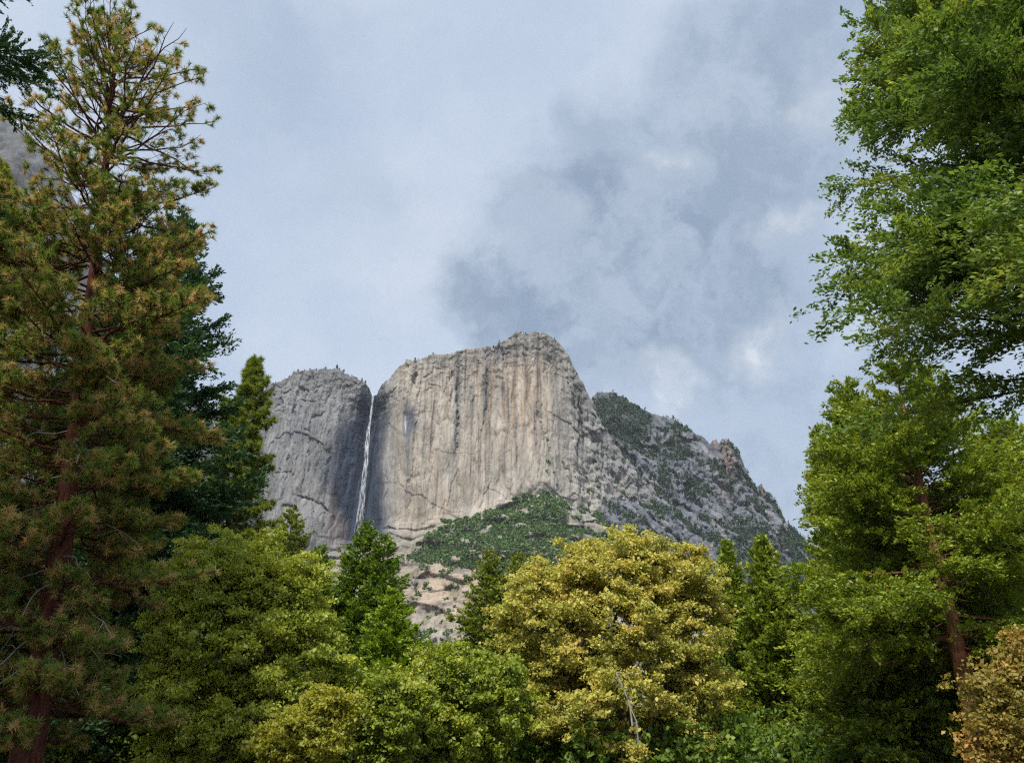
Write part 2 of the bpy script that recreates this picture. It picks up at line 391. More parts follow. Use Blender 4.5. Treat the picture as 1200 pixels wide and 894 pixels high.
def cliff_shape(X, Z, zr, yr):
    foot_w = np.array([PX(a, b, np.interp(a, [d[0] for d in DEPTH], [d[1] for d in DEPTH]) - 25) for a, b in FOOT])
    zf = np.minimum(np.interp(X, foot_w[:, 0], foot_w[:, 2]), zr - 12) + 10 * fbm(X / 40, X * 0 + 3.3, 4, 21)
    up = np.clip(zr - np.maximum(Z, zf), 0, None); dn = np.clip(zf - Z, 0, None)
    Y = yr - up * 0.10
    # the talus and the slab apron under the wall, stepped by benches
    tn = fbm(X / 130, Z / 60, 4, 31)
    Y = Y - dn * (1.15 + 0.0 * tn) - 26 * np.tanh(dn / 40) * (tn + .3) 
    pts = np.stack([X, Y, Z], -1).reshape(-1, 3); u, v = to_photo(pts); u = u.reshape(X.shape); v = v.reshape(X.shape)
    wall = sstep(-10, 25, Z - zf); nearrim = sstep(0, 60, zr - Z)
    d = 16 * fbm(X / 150, Z / 420, 4, 1) + 9 * (ridged(X / 46, Z / 380 + .4 * fbm(X / 90, Z / 90, 2, 8), 3, 4) - .5) + 4 * fbm(X / 28, Z / 90, 5, 12, .5) + 3.2 * (ridged(X / 14, Z / 120, 3, 17) - .5)
    # angular flakes and plates with sharp edges
    wx = X + 7 * fbm(X / 25, Z / 40, 3, 141); wz = Z + 10 * fbm(X / 30, Z / 30, 3, 143)
    c1, e1 = cell(wx / 24, wz / 190, 151); c2, e2 = cell(wx / 9 + .2 * wz / 60, wz / 60, 153); c3, e3 = cell((wx + .3 * wz) / 80, wz / 110, 157)
    pk = .55 + .6 * sstep(430, 400, u) + .8 * sstep(640, 690, u) + .5 * np.exp(-(zr - Z) / 60)
    d = d + pk * (7 * c1 + 3.2 * c2 + 6 * c3 + 2.2 * np.exp(-e1 / .05) + 1.2 * np.exp(-e2 / .07))
    # broken ground right of the main wall
    rough = sstep(640, 700, u) * sstep(400, 520, v + (u - 640) * .2)
    diag = X * .8 + Z * .6
    d = d + rough * (14 * (ridged(diag / 60, (Z - X) / 120, 4, 44) - .55) + 6 * fbm(X / 18, Z / 18, 4, 51))
    top = np.exp(-(zr - Z) / 45.0) * (Z > zf)
    c4, e4 = cell(wx / 16, wz / 9, 161); d = d + top * (9 * fbm(X / 22, Z / 16, 4, 61) + 12 * c4)
    # the bay the fall drops into
    bay = np.clip(1 - np.abs(u - np.interp(v, [440, 470, 540, 640], [440, 436, 424, 422])) / np.interp(v, [440, 470, 540, 640], [18, 36, 60, 60]), 0, 1)
    d = d + 34 * sstep(0, 1, bay) * wall * sstep(445, 480, v)
    # exfoliation slab on the lower left of the bay
    d = d - 14 * sstep(.2, .8, blobm(u, v, 368, 625, 38, 36)) * wall
    d = d + 10 * blobm(u, v, 479, 492, 8, 16)
    for pl, wdt, dep in CRACKS:
        dist, _ = seg_dist(u + 2 * fbm(X / 20, Z / 20, 3, 77), v, pl)
        d = d + dep * np.exp(-(dist / (wdt * .62)) ** 2) * np.clip(.75 + 1.1 * fbm(X / 12, Z / 12, 3, 79), .1, 1.3) * np.sin(np.clip(_, .03, .97) * math.pi) ** .5
    cs, es = cell(X / 55 + Z / 90, Z / 22, 167)
    slope_d = 11 * fbm(X / 60, Z / 30, 4, 71, .45) + 6 * (ridged(X / 40, Z / 20, 3, 73) - .5) + 16 * cs
    Y = Y + d * wall * (0.35 + .65 * nearrim) + slope_d * (1 - wall)
    rimn = (4 * fbm(X / 16, X * 0, 5, 91, .6) + 7 * cell(X / 14, X * 0 + .5, 95)[0]) * sstep(120, 0, zr - Z)
    return Y, Z + rimn * (Z > zf)

def cliff_colour(p, u, v):
    X, Z = p[:, 0], p[:, 2]
    n = fbm(X / 60, Z / 90, 5, 101); st = fbm(X / 11, Z / 230, 5, 103, .6); st2 = fbm(X / 5.0, Z / 160, 4, 107, .6); sp = fbm(X / 7, Z / 7, 4, 109, .6)
    col = np.repeat(np.array([[.33, .325, .315]]), len(p), 0)
    col = col * (1 + .18 * n + .10 * sp)[:, None]
    # right part of the wall: warm streaked granite, pale towards its foot
    m = sstep(448, 475, u) * sstep(700, 640, u)
    col = mixc(col, (.50, .44, .36), np.clip(m * (.75 + .3 * n), 0, 1))
    pale = sstep(520, 600, v) * sstep(520, 600, u) * sstep(760, 690, u)
    col = mixc(col, (.56, .525, .47), np.clip(pale * (.6 + .4 * n), 0, 1))
    tan = np.clip(sstep(545, 590, u) * sstep(660, 620, u) * sstep(560, 440, v) * sstep(398, 415, v) * sstep(-.25, .30, st), 0, 1)
    col = mixc(col, (.45, .31, .19), tan * .8)
    tan2 = sstep(455, 490, u) * sstep(640, 600, u) * sstep(.0, .5, st2 * .6 + st * .6)
    col = mixc(col, (.37, .26, .18), tan2 * .7)
    brown = blobm(u, v, 398, 612, 16, 44) * sstep(-.3, .3, n + .3)
    col = mixc(col, (.33, .22, .15), np.clip(brown * .9, 0, 1))
    # black water streaks
    blk = sstep(.18, .6, st * .7 + st2 * .5) * sstep(455, 520, u) * sstep(690, 640, u) * sstep(640, 520, v)
    col = mixc(col, (.12, .125, .14), blk * .9)
    for x0, y1, wd, am in [(512, 480, 2.2, .5), (536, 545, 2.6, .75), (555, 520, 2.0, .6), (570, 520, 3.5, .75), (584, 470, 4.0, .7), (604, 560, 1.8, .6), (617, 480, 2.6, .6), (500, 560, 1.6, .45), (546, 470, 1.5, .5), (592, 545, 1.5, .5), (632, 520, 2.4, .5), (652, 500, 3.0, .5)]:
        uu = u - x0 - (600 - x0) * 0 + (v - 440) * (x0 - 600) / -1900.0 + 2.2 * fbm(X / 40, Z / 90, 3, int(x0)); sk = np.exp(-(uu / wd) ** 2) * sstep(y1 + 25, y1 - 40, v) * (.55 + .6 * sstep(-.3, .3, fbm(X / 8, Z / 60, 4, int(x0) + 7)))
        col = mixc(col, (.10, .105, .12), np.clip(sk * am, 0, .9))
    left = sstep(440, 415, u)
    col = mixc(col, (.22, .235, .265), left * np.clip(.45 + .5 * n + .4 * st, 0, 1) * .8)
    # rock that the fall keeps wet, the bay's shade put into its colour too
    cx = np.interp(v, [440, 470, 520, 560, 640], [440, 433, 424, 420, 426]); wl = np.interp(v, [440, 470, 520, 560, 600, 640], [7, 16, 36, 44, 30, 24]); wr = np.interp(v, [440, 470, 520, 640], [7, 18, 27, 29])
    du = u - cx + 7 * fbm(X / 30, Z / 60, 4, 121); wet = np.where(du < 0, sstep(1.4, .4, -du / wl), sstep(1.35, .55, du / wr)) * sstep(446, 470, v) * sstep(660, 625, v)
    col = mixc(col, (.04, .055, .09), np.clip(wet * (1.05 + .25 * st), 0, 1))
    w2 = blobm(u, v, 480, 492, 8, 18) + .6 * blobm(u, v, 477, 525, 3, 30)
    col = mixc(col, (.10, .115, .15), np.clip(w2 * 1.1, 0, .9))
    w3 = np.exp(-((u - 475) / 1.2) ** 2) * sstep(484, 490, v) * sstep(512, 500, v)
    col = mixc(col, (.6, .62, .65), np.clip(w3, 0, 1) * .7)
    c2, e2 = cell(X / 9, Z / 75, 163); col = col * (1 + .30 * c2 - .22 * np.exp(-e2 / .05) * (n > .0))[:, None]
    # dark weathered cap
    for a in [(488, 425, 6, 22), (584, 412, 30, 14), (640, 402, 55, 24), (520, 420, 40, 8), (380, 440, 60, 12), (675, 450, 20, 40), (537, 480, 2.5, 45)]:
        col = mixc(col, (.15, .155, .16), np.clip(blobm(u, v, *a) * (.55 + .8 * sp), 0, .8))
    # slopes under the wall
    fz = np.interp(u, [a for a, b in FOOT], [b for a, b in FOOT])
    sl = sstep(-4, 10, v - fz)
    sc = mixc(np.repeat(np.array([[.37, .335, .285]]), len(p), 0) * (1 + .25 * n + .08 * sp)[:, None], (.50, .40, .31), np.clip(1.3 * blobm(u, v, 525, 690, 55, 34), 0, 1))
    sc = mixc(sc, (.20, .19, .18), sstep(.1, .4, fbm(X / 60, Z / 20, 4, 137)) * .7)
    sc = mixc(sc, (.11, .11, .11), sstep(.80, .95, ridged(X / 50, Z / 24, 3, 139)) * .6)
    sc = mixc(sc, (.075, .095, .035), sstep(.1, .5, fbm(X / 35, Z / 20, 4, 131)) * .45)
    col = col * (1 - sl[:, None]) + sc * sl[:, None]
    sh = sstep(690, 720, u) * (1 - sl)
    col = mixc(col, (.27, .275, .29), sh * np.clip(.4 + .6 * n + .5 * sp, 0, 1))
    return np.clip(col, .02, .75)

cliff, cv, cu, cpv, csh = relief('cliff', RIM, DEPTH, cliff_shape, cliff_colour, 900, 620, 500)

RIDGE = [(655, 520), (675, 490), (690, 470), (698, 461), (706, 460), (718, 459), (730, 466), (745, 475), (760, 482), (775, 488), (788, 490), (800, 499), (815, 508), (826, 514), (832, 521), (835, 516), (839, 515), (842, 521), (846, 514), (851, 514), (856, 522), (865, 532), (872, 545), (880, 560), (886, 573), (890, 568), (893, 566), (897, 575), (904, 577), (912, 596), (918, 610), (926, 616), (940, 630), (960, 655), (985, 700), (1010, 760)]
RDEPTH = [(655, 1620), (720, 1640), (800, 1600), (850, 1540), (900, 1500), (1010, 1480)]

def ridge_shape(X, Z, zr, yr):
    up = zr - Z
    Y = yr - up * (0.42 + .25 * sstep(120, 420, up)) - 20 * sstep(0, 100, up)
    diag = X * .75 + Z * .65
    d = 34 * (ridged(diag / 170, (Z - X) / 420, 4, 201) - .55) + 20 * (ridged(X / 62 + Z / 190, Z / 240, 4, 211) - .5) + 11 * fbm(X / 26, Z / 30, 5, 221, .6) + 5 * (ridged(X / 10, Z / 17, 3, 227) - .5)
    wx = X + .6 * Z + 9 * fbm(X / 25, Z / 40, 3, 145); wz = Z + 10 * fbm(X / 30, Z / 30, 3, 147)
    c1, e1 = cell(wx / 34, wz / 90, 171); c2, e2 = cell(wx / 12, wz / 30, 173)
    d = d + 22 * c1 + 10 * c2 + 6 * np.exp(-e1 / .06)
    near = sstep(0, 90, up)
    Y = Y + d * (.25 + .75 * near)
    return Y, Z + 5 * fbm(X / 12, X * 0, 4, 231, .6) * sstep(60, 0, up)

def ridge_colour(p, u, v):
    X, Z = p[:, 0], p[:, 2]
    n = fbm(X / 45, Z / 60, 5, 241); st = fbm((X + Z * .5) / 14, Z / 90, 5, 243, .6); sp = fbm(X / 6, Z / 7, 4, 249, .65)
    col = np.repeat(np.array([[.17, .185, .22]]), len(p), 0) * (1 + .25 * n + .3 * sp)[:, None]
    col = mixc(col, (.33, .33, .335), sstep(.05, .5, st) * .7)
    col = mixc(col, (.105, .115, .125), sstep(.1, .55, -st + .3 * sp) * .75)
    col = mixc(col, (.38, .23, .15), np.clip(blobm(u, v, 854, 540, 9, 30) + blobm(u, v, 838, 518, 4, 5) + .8 * blobm(u, v, 894, 574, 4, 12), 0, 1) * .5)
    veg = sstep(.05, .45, fbm(X / 55 + Z / 130, Z / 70, 5, 251)) 
    veg = np.clip(veg + .9 * sstep(50, 20, np.hypot((u - 730) / 1.2, v - 490)), 0, 1)
    col = mixc(col, (.06, .075, .065), veg * .75)
    return np.clip(col, .02, .7)

ridge, rv, ru, rpv, rsh = relief('ridge', RIDGE, RDEPTH, ridge_shape, ridge_colour, 520, 420, 600)

LEFTM = [(-420, 60), (-200, 95), (-60, 120), (0, 134), (12, 141), (24, 150), (36, 158), (48, 172), (62, 195), (78, 225), (100, 275), (130, 335), (165, 395), (200, 440), (235, 480), (270, 560), (300, 640)]
def left_shape(X, Z, zr, yr):
    up = zr - Z
    d = 22 * (ridged(X / 90, Z / 190, 4, 301) - .5) + 9 * fbm(X / 20, Z / 26, 5, 311, .6)
    return yr - up * .35 + d * (.2 + .8 * sstep(0, 60, up)), Z + 3 * fbm(X / 9, X * 0, 4, 321) * sstep(40, 0, up)
def left_colour(p, u, v):
    X, Z = p[:, 0], p[:, 2]
    n = fbm(X / 25, Z / 40, 5, 331); sp = fbm(X / 4, Z / 6, 4, 333, .6)
    col = np.repeat(np.array([[.165, .17, .18]]), len(p), 0) * (1 + .4 * n + .3 * sp)[:, None]
    return np.clip(col, .03, .7)
relief('mountain', LEFTM, [(-420, 820), (300, 1000)], left_shape, left_colour, 260, 220, 500)


# ------------------------------------------------------------------ the waterfall
def waterfall():
    rng = np.random.default_rng(5)
    root = thing('waterfall', 'thin white waterfall dropping down the dark wet bay of the pale cliff', 'waterfall', PX(417, 650, 1385))
    base = np.array(root.location)
    m = bpy.data.materials.new('falling_water'); m.use_nodes = True; t = NT(m.node_tree)
    co = t.n('ShaderNodeTexCoord').outputs['Object']
    mp = t.n('ShaderNodeMapping'); mp.inputs['Scale'].default_value = (.35, .35, .05); t.link(co, mp.inputs[0])
    nn = t.noise(mp.outputs[0], 1.0, 5, .65)
    z = t.n('ShaderNodeSeparateXYZ'); t.link(co, z.inputs[0])
    low = t.maprange(z.outputs[2], 0.0, 230.0, 0.05, 0.40, False)
    al = t.math('MULTIPLY', t.maprange(nn, .40, .66, .05, 1.0), low, True)
    d = t.n('ShaderNodeBsdfDiffuse'); d.inputs[0].default_value = (.82, .85, .9, 1)
    tr = t.n('ShaderNodeBsdfTransparent'); mx = t.n('ShaderNodeMixShader')
    t.link(al, mx.inputs[0]); t.link(tr.outputs[0], mx.inputs[1]); t.link(d.outputs[0], mx.inputs[2])
    o = t.n('ShaderNodeOutputMaterial'); t.link(mx.outputs[0], o.inputs[0])
    # distance of the rock behind each point of the fall, so the water hangs just in front of it
    fy = {}
    nz, nx = csh
    def rock_y(px, py):
        k = np.argmin((cu[:nz * nx] - px) ** 2 + (cpv[:nz * nx] - py) ** 2); return cv[k, 1]
    FA = np.array(FALLS); sv = np.linspace(0, 1, 60)
    fx = np.interp(sv * (len(FA) - 1), np.arange(len(FA)), FA[:, 0]); fyv = np.interp(sv * (len(FA) - 1), np.arange(len(FA)), FA[:, 1])
    ys = np.array([rock_y(a, b) for a, b in zip(fx, fyv)])
    ys = np.minimum.accumulate(ys) - 7
    tb = Tubes()
    for k in range(34):
        off = rng.normal(0, .6); ph = rng.uniform(0, 6); s0 = 0 if k < 12 else rng.uniform(0, .5); s1 = 1 if k < 14 else rng.uniform(.5, 1)
        pts = []; rad = []
        for s, a, b, y in zip(sv, fx, fyv, ys):
            if s < s0 or s > s1: continue
            wpx = np.interp(s, [0, .15, .5, .8, 1], [.4, 1.0, 2.6, 5.0, 9.0])
            p = PX(a + off * wpx + .5 * math.sin(ph + s * 17) + .5 * math.sin(ph * 2 + s * 41), b, y - abs(rng.normal(0, 1.0)))
            pts.append(p - base); rad.append(np.interp(s, [0, .5, 1], [.4, .5, 1.0]) * rng.uniform(.5, 1.2))
        if len(pts) > 3: tb.add(pts, rad, 6)
    v, f = tb.get()
    build('water_strand', v, f, m, root, None, None, True)
waterfall()


# ------------------------------------------------------------------ brush and small trees on the mountain
def clumps(name, pos, size, mat, n_leaf, seed, tall=1.0):
    rng = np.random.default_rng(seed); n = len(pos)
    c = np.repeat(pos, n_leaf, 0); sz = np.repeat(size, n_leaf)[:, None]
    off = rng.normal(0, 1, (len(c), 3)); off[:, 2] = np.abs(off[:, 2]) * tall
    h = np.clip(off[:, 2:3] / (2.2 * tall), 0, 1) if tall > 1.2 else 0
    off[:, :2] *= (1 - .8 * h) if tall > 1.2 else 1
    c = c + off * sz * .34
    v, f = leaf_quads(c, rng.normal(size=c.shape), rng.normal(size=c.shape) + [0, -.3, .8], sz[:, 0] * rng.uniform(.5, 1.0, len(c)), sz[:, 0] * rng.uniform(.35, .7, len(c)))
    o = build(name, v, f, mat, None, np.clip(np.repeat(rng.uniform(0, 1, n), n_leaf) * .6 + rng.uniform(0, .4, len(c)), 0, 1))
    return o

def slope_brush():
    rng = np.random.default_rng(11); nz, nx = csh; N = nz * nx
    u, v = cu[:N], cpv[:N]
    poly = [(482, 658), (500, 628), (520, 612), (545, 607), (580, 598), (615, 580), (640, 577), (668, 592), (700, 596), (735, 622), (760, 650), (730, 690), (690, 690), (640, 690), (590, 688), (540, 664)]
    X, Z = cv[:N, 0], cv[:N, 2]
    dens = fbm(X / 30, Z / 18, 4, 401)
    inside = in_poly(u + 4 * dens, v + 4 * dens, poly)
    thin = sstep(640, 700, u) * .55
    keep = inside & (dens > -.34 + thin) & (rng.random(N) < .14)
    low = in_poly(u, v, [(470, 640), (560, 650), (600, 700), (560, 780), (470, 780)]) & (dens > .22) & (rng.random(N) < .055)
    far = (u > 640) & (u < 800) & (v > 540) & (dens > .25) & (rng.random(N) < .02)
    k = np.where(keep | low | far)[0]
    o = clumps('shrubs', cv[k] + [0, -1, .5], rng.uniform(2.6, 6.5, len(k)), M['shrub'], 14, 12); o['kind'] = 'stuff'
    o['label'] = 'dark green brush covering the talus slope under the cliff'
slope_brush()

def ridge_brush():
    rng = np.random.default_rng(21); nz, nx = rsh; N = nz * nx
    u, v = ru[:N], rpv[:N]; X, Z = rv[:N, 0], rv[:N, 2]
    dens = fbm(X / 55 + Z / 130, Z / 70, 5, 251) + .5 * fbm(X / 15, Z / 15, 3, 421)
    dens = dens + .45 * sstep(45, 15, np.hypot((u - 725) / 1.3, v - 490)) + .3 * blobm(u, v, 780, 560, 20, 40) + .5 * sstep(600, 640, v) * sstep(820, 880, u)
    k = np.where((dens > .10) & (rng.random(N) < .085) & (v < 720))[0]
    o = clumps('woods', rv[k] + [0, -2, 1], rng.uniform(2.5, 6.0, len(k)), M['distant'], 14, 22, 1.6); o['kind'] = 'stuff'
    o['label'] = 'blue green scrub and pines in the gullies of the right hand ridge'
ridge_brush()


# ------------------------------------------------------------------ trees
def conifer_parts(rng, h, crown_len, Rad, power, nb, e_top, e_bot, droop, upturn, tw_per_m, tw_len, dens, card, jit, lean=(0, 0), r0=.4, azf=None, ramp_tip=.35, rough=.25, gap=0.0, min_len=.25, prof=None, wander=.12):
    """Trunk with limbs (tubes) and a crown of small sprays; local coordinates, foot at the origin."""
    tb = Tubes(); lean = np.array([lean[0], lean[1], 0.0])
    tt = np.linspace(0, 1, 14)
    ax = lambda q: np.array([0, 0, 1.0]) * h * q + lean * q + np.array([math.sin(q * 5 + nb), math.cos(q * 4 + nb), 0]) * wander * q
    tb.add([ax(q) for q in tt], r0 * np.clip(1 - tt, 0, 1) ** .85 + .015, 10)
    P0 = []; D = []; TL = []; TS = []
    for i in range(nb):
        s = ((i + rng.random()) / nb) ** .85
        if azf is not None and rng.random() > 1: continue
        z = h - s * crown_len; q = z / h
        az = i * 2.39996 + rng.normal(0, .35)
        if azf is not None:
            az = azf(rng, s)
        rr = np.interp(s, prof[0], prof[1]) if prof is not None else Rad * s ** power
        L = rr * rng.uniform(1 - rough * 1.5, 1 + rough * .5) + min_len
        e = e_top + (e_bot - e_top) * s + rng.normal(0, .10)
        hd = np.array([math.cos(az), math.sin(az), 0]); p0 = ax(q)
        us = np.linspace(0, 1, 7)
        pts = p0 + hd * (L * math.cos(e) * us)[:, None] + np.array([0, 0, 1.0]) * (L * (math.sin(e) * us - droop * us ** 2 + upturn * us ** 3))[:, None]
        side = np.array([-hd[1], hd[0], 0]); pts = pts + side * (rng.normal(0, .10) * L * us ** 2)[:, None]
        tb.add(pts, (.010 * r0 * 2 + .0065 * L) * rng.uniform(.6, 1.2) * (1 - us) ** .9 + .006, 5)
        m = int(L * tw_per_m) + 5
        uu = np.sort(rng.uniform(.12, 1.0, m)); uu[-1] = .97
        if gap > 0:
            gp = gap * (1 + .12 * (s > .72)); uu = uu[(uu > .35 * rng.random()) & (rng.random(m) > gp * (1 - .8 * uu))]; m = len(uu)
        bp = np.stack([np.interp(uu, us, pts[:, k]) for k in range(3)], 1)
        tg = unit(np.stack([np.interp(uu, us, np.gradient(pts[:, k])) for k in range(3)], 1))
        sg = np.where(np.arange(m) % 2 == 0, 1, -1)[:, None]
        fan = rng.uniform(.35, 1.15, m)[:, None]
        d = unit(tg * np.cos(fan) + side * sg * np.sin(fan) + rng.normal(0, .22, (m, 3)) + np.array([0, 0, -.05]))
        tl = tw_len * (1.15 - uu) * L + .22 * (1 + .4 * L) * rng.uniform(.6, 1.3, m)
        tl = np.minimum(tl, 1.7)
        P0.append(bp); D.append(d); TL.append(tl); TS.append(uu)
    P0 = np.concatenate(P0); D = np.concatenate(D); TL = np.concatenate(TL); TS = np.concatenate(TS)
    k = np.maximum(3, (TL * dens).astype(int)); idx = np.repeat(np.arange(len(TL)), k); n = len(idx)
    w = rng.uniform(0, 1, n) ** .8
    c = P0[idx] + D[idx] * (TL[idx] * w)[:, None] + rng.normal(0, jit, (n, 3)) * (.6 + .4 * TL[idx])[:, None]
    c[:, 2] += -.10 * (TL[idx] * w) ** 2
    tan = D[idx] + rng.normal(0, .45, (n, 3)) + np.array([0, 0, .12]); nrm = rng.normal(0, .7, (n, 3)) + np.array([0, 0, 1.0])
    sz = rng.uniform(.6, 1.35, n)
    v, f = leaf_quads(c, tan, nrm, card[0] * sz * 1.1, card[1] * sz * rng.uniform(.9, 1.4, n), .08)
    tipn = np.clip(.5 * rng.random(n) + ramp_tip * w * TS[idx] + .25 * rng.random(len(TL))[idx] - .05, 0, 1)
    return tb, v, f, tipn

def open_front(r, s):
    while True:
        a = r.uniform(-math.pi, math.pi)
        if s < .48 or abs(a + 1.95) > .6 or r.random() < .28: return a

def conifer(name, label, cat, top, rpx, mat, bark='dark_bark', seed=1, bottom=None, group=None, crown_len=None, lean=(0, 0), **kw):
    px, py, Y = top; T = PX(px, py, Y); h = T[2]
    rng = np.random.default_rng(seed)
    Rad = 1.38 * rpx * mpp(py + 150, Y)
    a = dict(power=.75, nb=int(h * 7), e_top=.75, e_bot=-.05, droop=.12, upturn=.15, tw_per_m=5, tw_len=.34, dens=14, card=(.26, .11), jit=.07, r0=h * .016)
    a.update(kw)
    root = thing(name, label, cat, (T[0] - lean[0], Y - lean[1], 0), group)
    cl = crown_len if crown_len else h * .93
    tb, v, f, tip = conifer_parts(rng, h, cl, Rad, lean=lean, **a)
    tv, tf = tb.get()
    build('trunk', tv, tf, M[bark], root, None, None, True)
    build('crown', v, f, M[mat], root, tip)
    return root

# dark fir behind the big pine, and the firs at the left edge
conifer('fir_tree', 'tall dark green fir standing right behind the big brown flecked pine', 'fir tree', (214, 252, 42), 128, 'fir', seed=3, nb=300, dens=26, card=(.24, .09), tw_per_m=5.5, power=.72)
conifer('fir_tree', 'dark fir at the left edge behind the yellow green pine', 'fir tree', (-6, 318, 46), 95, 'fir', seed=4, nb=230, dens=18, card=(.26, .11))
# middle distance
conifer('conifer', 'small yellow green conifer tip left of the waterfall foot, above the olive oak', 'conifer', (345, 596, 74), 74, 'far_pine', seed=8, nb=150, card=(.32, .13), dens=15, power=.8)
conifer('conifer', 'small narrow green conifer between the yellow green tip and the twin dark pines', 'conifer', (379, 638, 80), 50, 'green_pine', seed=9, nb=120, card=(.32, .13), dens=15, power=.8)
conifer('conifer', 'taller left one of the twin dark green conifers below the waterfall', 'conifer', (430, 612, 84), 72, 'green_pine', seed=10, nb=190, card=(.34, .13), dens=15, power=.75)
conifer('conifer', 'shorter right one of the twin dark green conifers below the waterfall', 'conifer', (453, 627, 82), 58, 'green_pine', seed=11, nb=170, card=(.34, .13), dens=15, power=.72)
conifer('cedar_tree', 'bright green pointed young cedar in front of the twin dark conifers', 'cedar tree', (461, 694, 54), 62, 'bright_cedar', 'cedar_bark', seed=12, nb=150, card=(.22, .10), dens=20, power=.8, e_top=.9, e_bot=.25)
conifer('conifer', 'left one of two slim conifers left of the golden oak, before the pale slabs', 'conifer', (575, 648, 86), 56, 'far_pine', seed=13, nb=170, card=(.34, .14), dens=12, power=.68)
conifer('conifer', 'right one of two slim conifers, half hidden behind the golden oak', 'conifer', (605, 650, 84), 50, 'far_pine', seed=14, nb=160, card=(.34, .14), dens=12, power=.68)
conifer('cedar_tree', 'slimmer left one of two pointed cedars right of the golden oak', 'cedar tree', (850, 634, 62), 50, 'cedar', 'cedar_bark', seed=15, nb=190, card=(.28, .12), dens=18, power=.85, e_top=.9, e_bot=.2)
conifer('cedar_tree', 'broader right one of two pointed cedars right of the golden oak', 'cedar tree', (890, 630, 58), 68, 'cedar', 'cedar_bark', seed=16, nb=230, card=(.26, .12), dens=19, power=.88, e_top=.9, e_bot=.2)
# right hand group
conifer('cedar_tree', 'slender cedar spire at the left edge of the right hand group', 'cedar tree', (956, 503, 52), 46, 'cedar', 'cedar_bark', seed=17, nb=230, card=(.24, .11), dens=18, power=.62, e_top=.9, e_bot=.1)
conifer('cedar_tree', 'tall green cedar between the slender spire and the red trunked cedar', 'cedar tree', (987, 448, 47), 82, 'cedar', 'cedar_bark', seed=18, nb=260, card=(.22, .10), dens=20, power=.6, e_top=.85, e_bot=.0)
conifer('cedar_tree', 'big broad cedar with a bare red trunk showing between tiered branches', 'cedar tree', (1048, 432, 40), 125, 'cedar', 'cedar_bark', seed=19, nb=210, card=(.19, .085), dens=30, power=.62, e_top=.7, e_bot=-.15, r0=.52, crown_len=15.8, gap=.25, tw_per_m=5, lean=(.3, 0), azf=open_front)
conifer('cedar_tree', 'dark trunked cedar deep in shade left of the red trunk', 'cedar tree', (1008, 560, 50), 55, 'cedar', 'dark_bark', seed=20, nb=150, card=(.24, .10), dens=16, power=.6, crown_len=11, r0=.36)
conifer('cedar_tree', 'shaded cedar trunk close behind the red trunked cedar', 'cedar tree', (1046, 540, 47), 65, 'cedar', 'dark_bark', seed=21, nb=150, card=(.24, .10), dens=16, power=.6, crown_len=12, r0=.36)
conifer('cedar_tree', 'green cedar filling the right edge beside the red trunked cedar', 'cedar tree', (1172, 498, 50), 130, 'cedar', 'cedar_bark', seed=22, nb=240, card=(.24, .10), dens=18, power=.6, e_bot=.0)


def near_tree():
    """Large near cedar whose trunk stands just outside the right edge."""
    rng = np.random.default_rng(31); Y = 16.0
    base = PX(1400, 480, Y); root = thing('cedar_tree', 'huge near cedar hanging open branches in from the upper right corner', 'cedar tree', (base[0], Y, 0))
    h = 29.0; cl = 19.5
    out = [(-160, 1120), (0, 1030), (60, 1020), (110, 1005), (150, 992), (185, 968), (235, 972), (300, 985), (340, 950), (372, 925), (405, 940), (440, 958), (470, 985), (490, 1015)]
    def azf(r, s):
        while True:
            a = r.uniform(-math.pi, math.pi)
            if s < .35 or abs(a - math.pi / 2) > .3 + 1.0 * s: return a
    ps = []; pr = []
    for py, px in out:
        z = PX(1200, py, Y)[2]; ps.append((h - z) / cl); pr.append(np.interp(py, [0, 150, 300], [1.0, .90, .84]) * (base[0] - PX(px, py, Y)[0]))
    ps.append(0.0); pr.append(.3); o_ = np.argsort(ps); prof = (np.array(ps)[o_], np.array(pr)[o_])
    tb, v, f, tip = conifer_parts(rng, h, cl, 6, .5, 330, .45, .03, .10, .02, 6.0, .30, 58, (.12, .054), .06, r0=.55, azf=azf, gap=.46, rough=.17, prof=prof, ramp_tip=.25)
    tv, tf = tb.get()
    build('trunk', tv, tf, M['dark_bark'], root, None, None, True)
    build('crown', v, f, M['near_cedar'], root, tip)
near_tree()

def corner_fir():
    rng = np.random.default_rng(41); Y = 15.0
    b = PX(-185, 120, Y); root = thing('fir_tree', 'dark near fir poking two branch tips in at the upper left corner', 'fir tree', (b[0], Y, 0))
    h = b[2] + 7.0
    zz = lambda py: PX(0, py, Y)[2]
    rp = lambda px, py: (px + 185) * mpp(py, Y) * .98
    sv = lambda py: (h - zz(py)) / (h * .75)
    prof = (np.array([0, sv(-40), sv(15), sv(55), sv(95), sv(120), sv(165), sv(185), sv(215), 1.0]), np.array([.3, 1.2, rp(-30, 30), rp(-14, 60), rp(-95, 100), rp(-95, 130), rp(-22, 165), rp(-22, 190), rp(-110, 220), rp(-130, 300)]))
    tb, v, f, tip = conifer_parts(rng, h, h * .75, 3, .6, 230, .25, -.15, .10, .08, 9, .26, 80, (.10, .035), .03, r0=.35, rough=.06, prof=prof)
    tv, tf = tb.get()
    build('trunk', tv, tf, M['dark_bark'], root, None, None, True)
    build('crown', v, f, M['fir'], root, tip)
corner_fir()


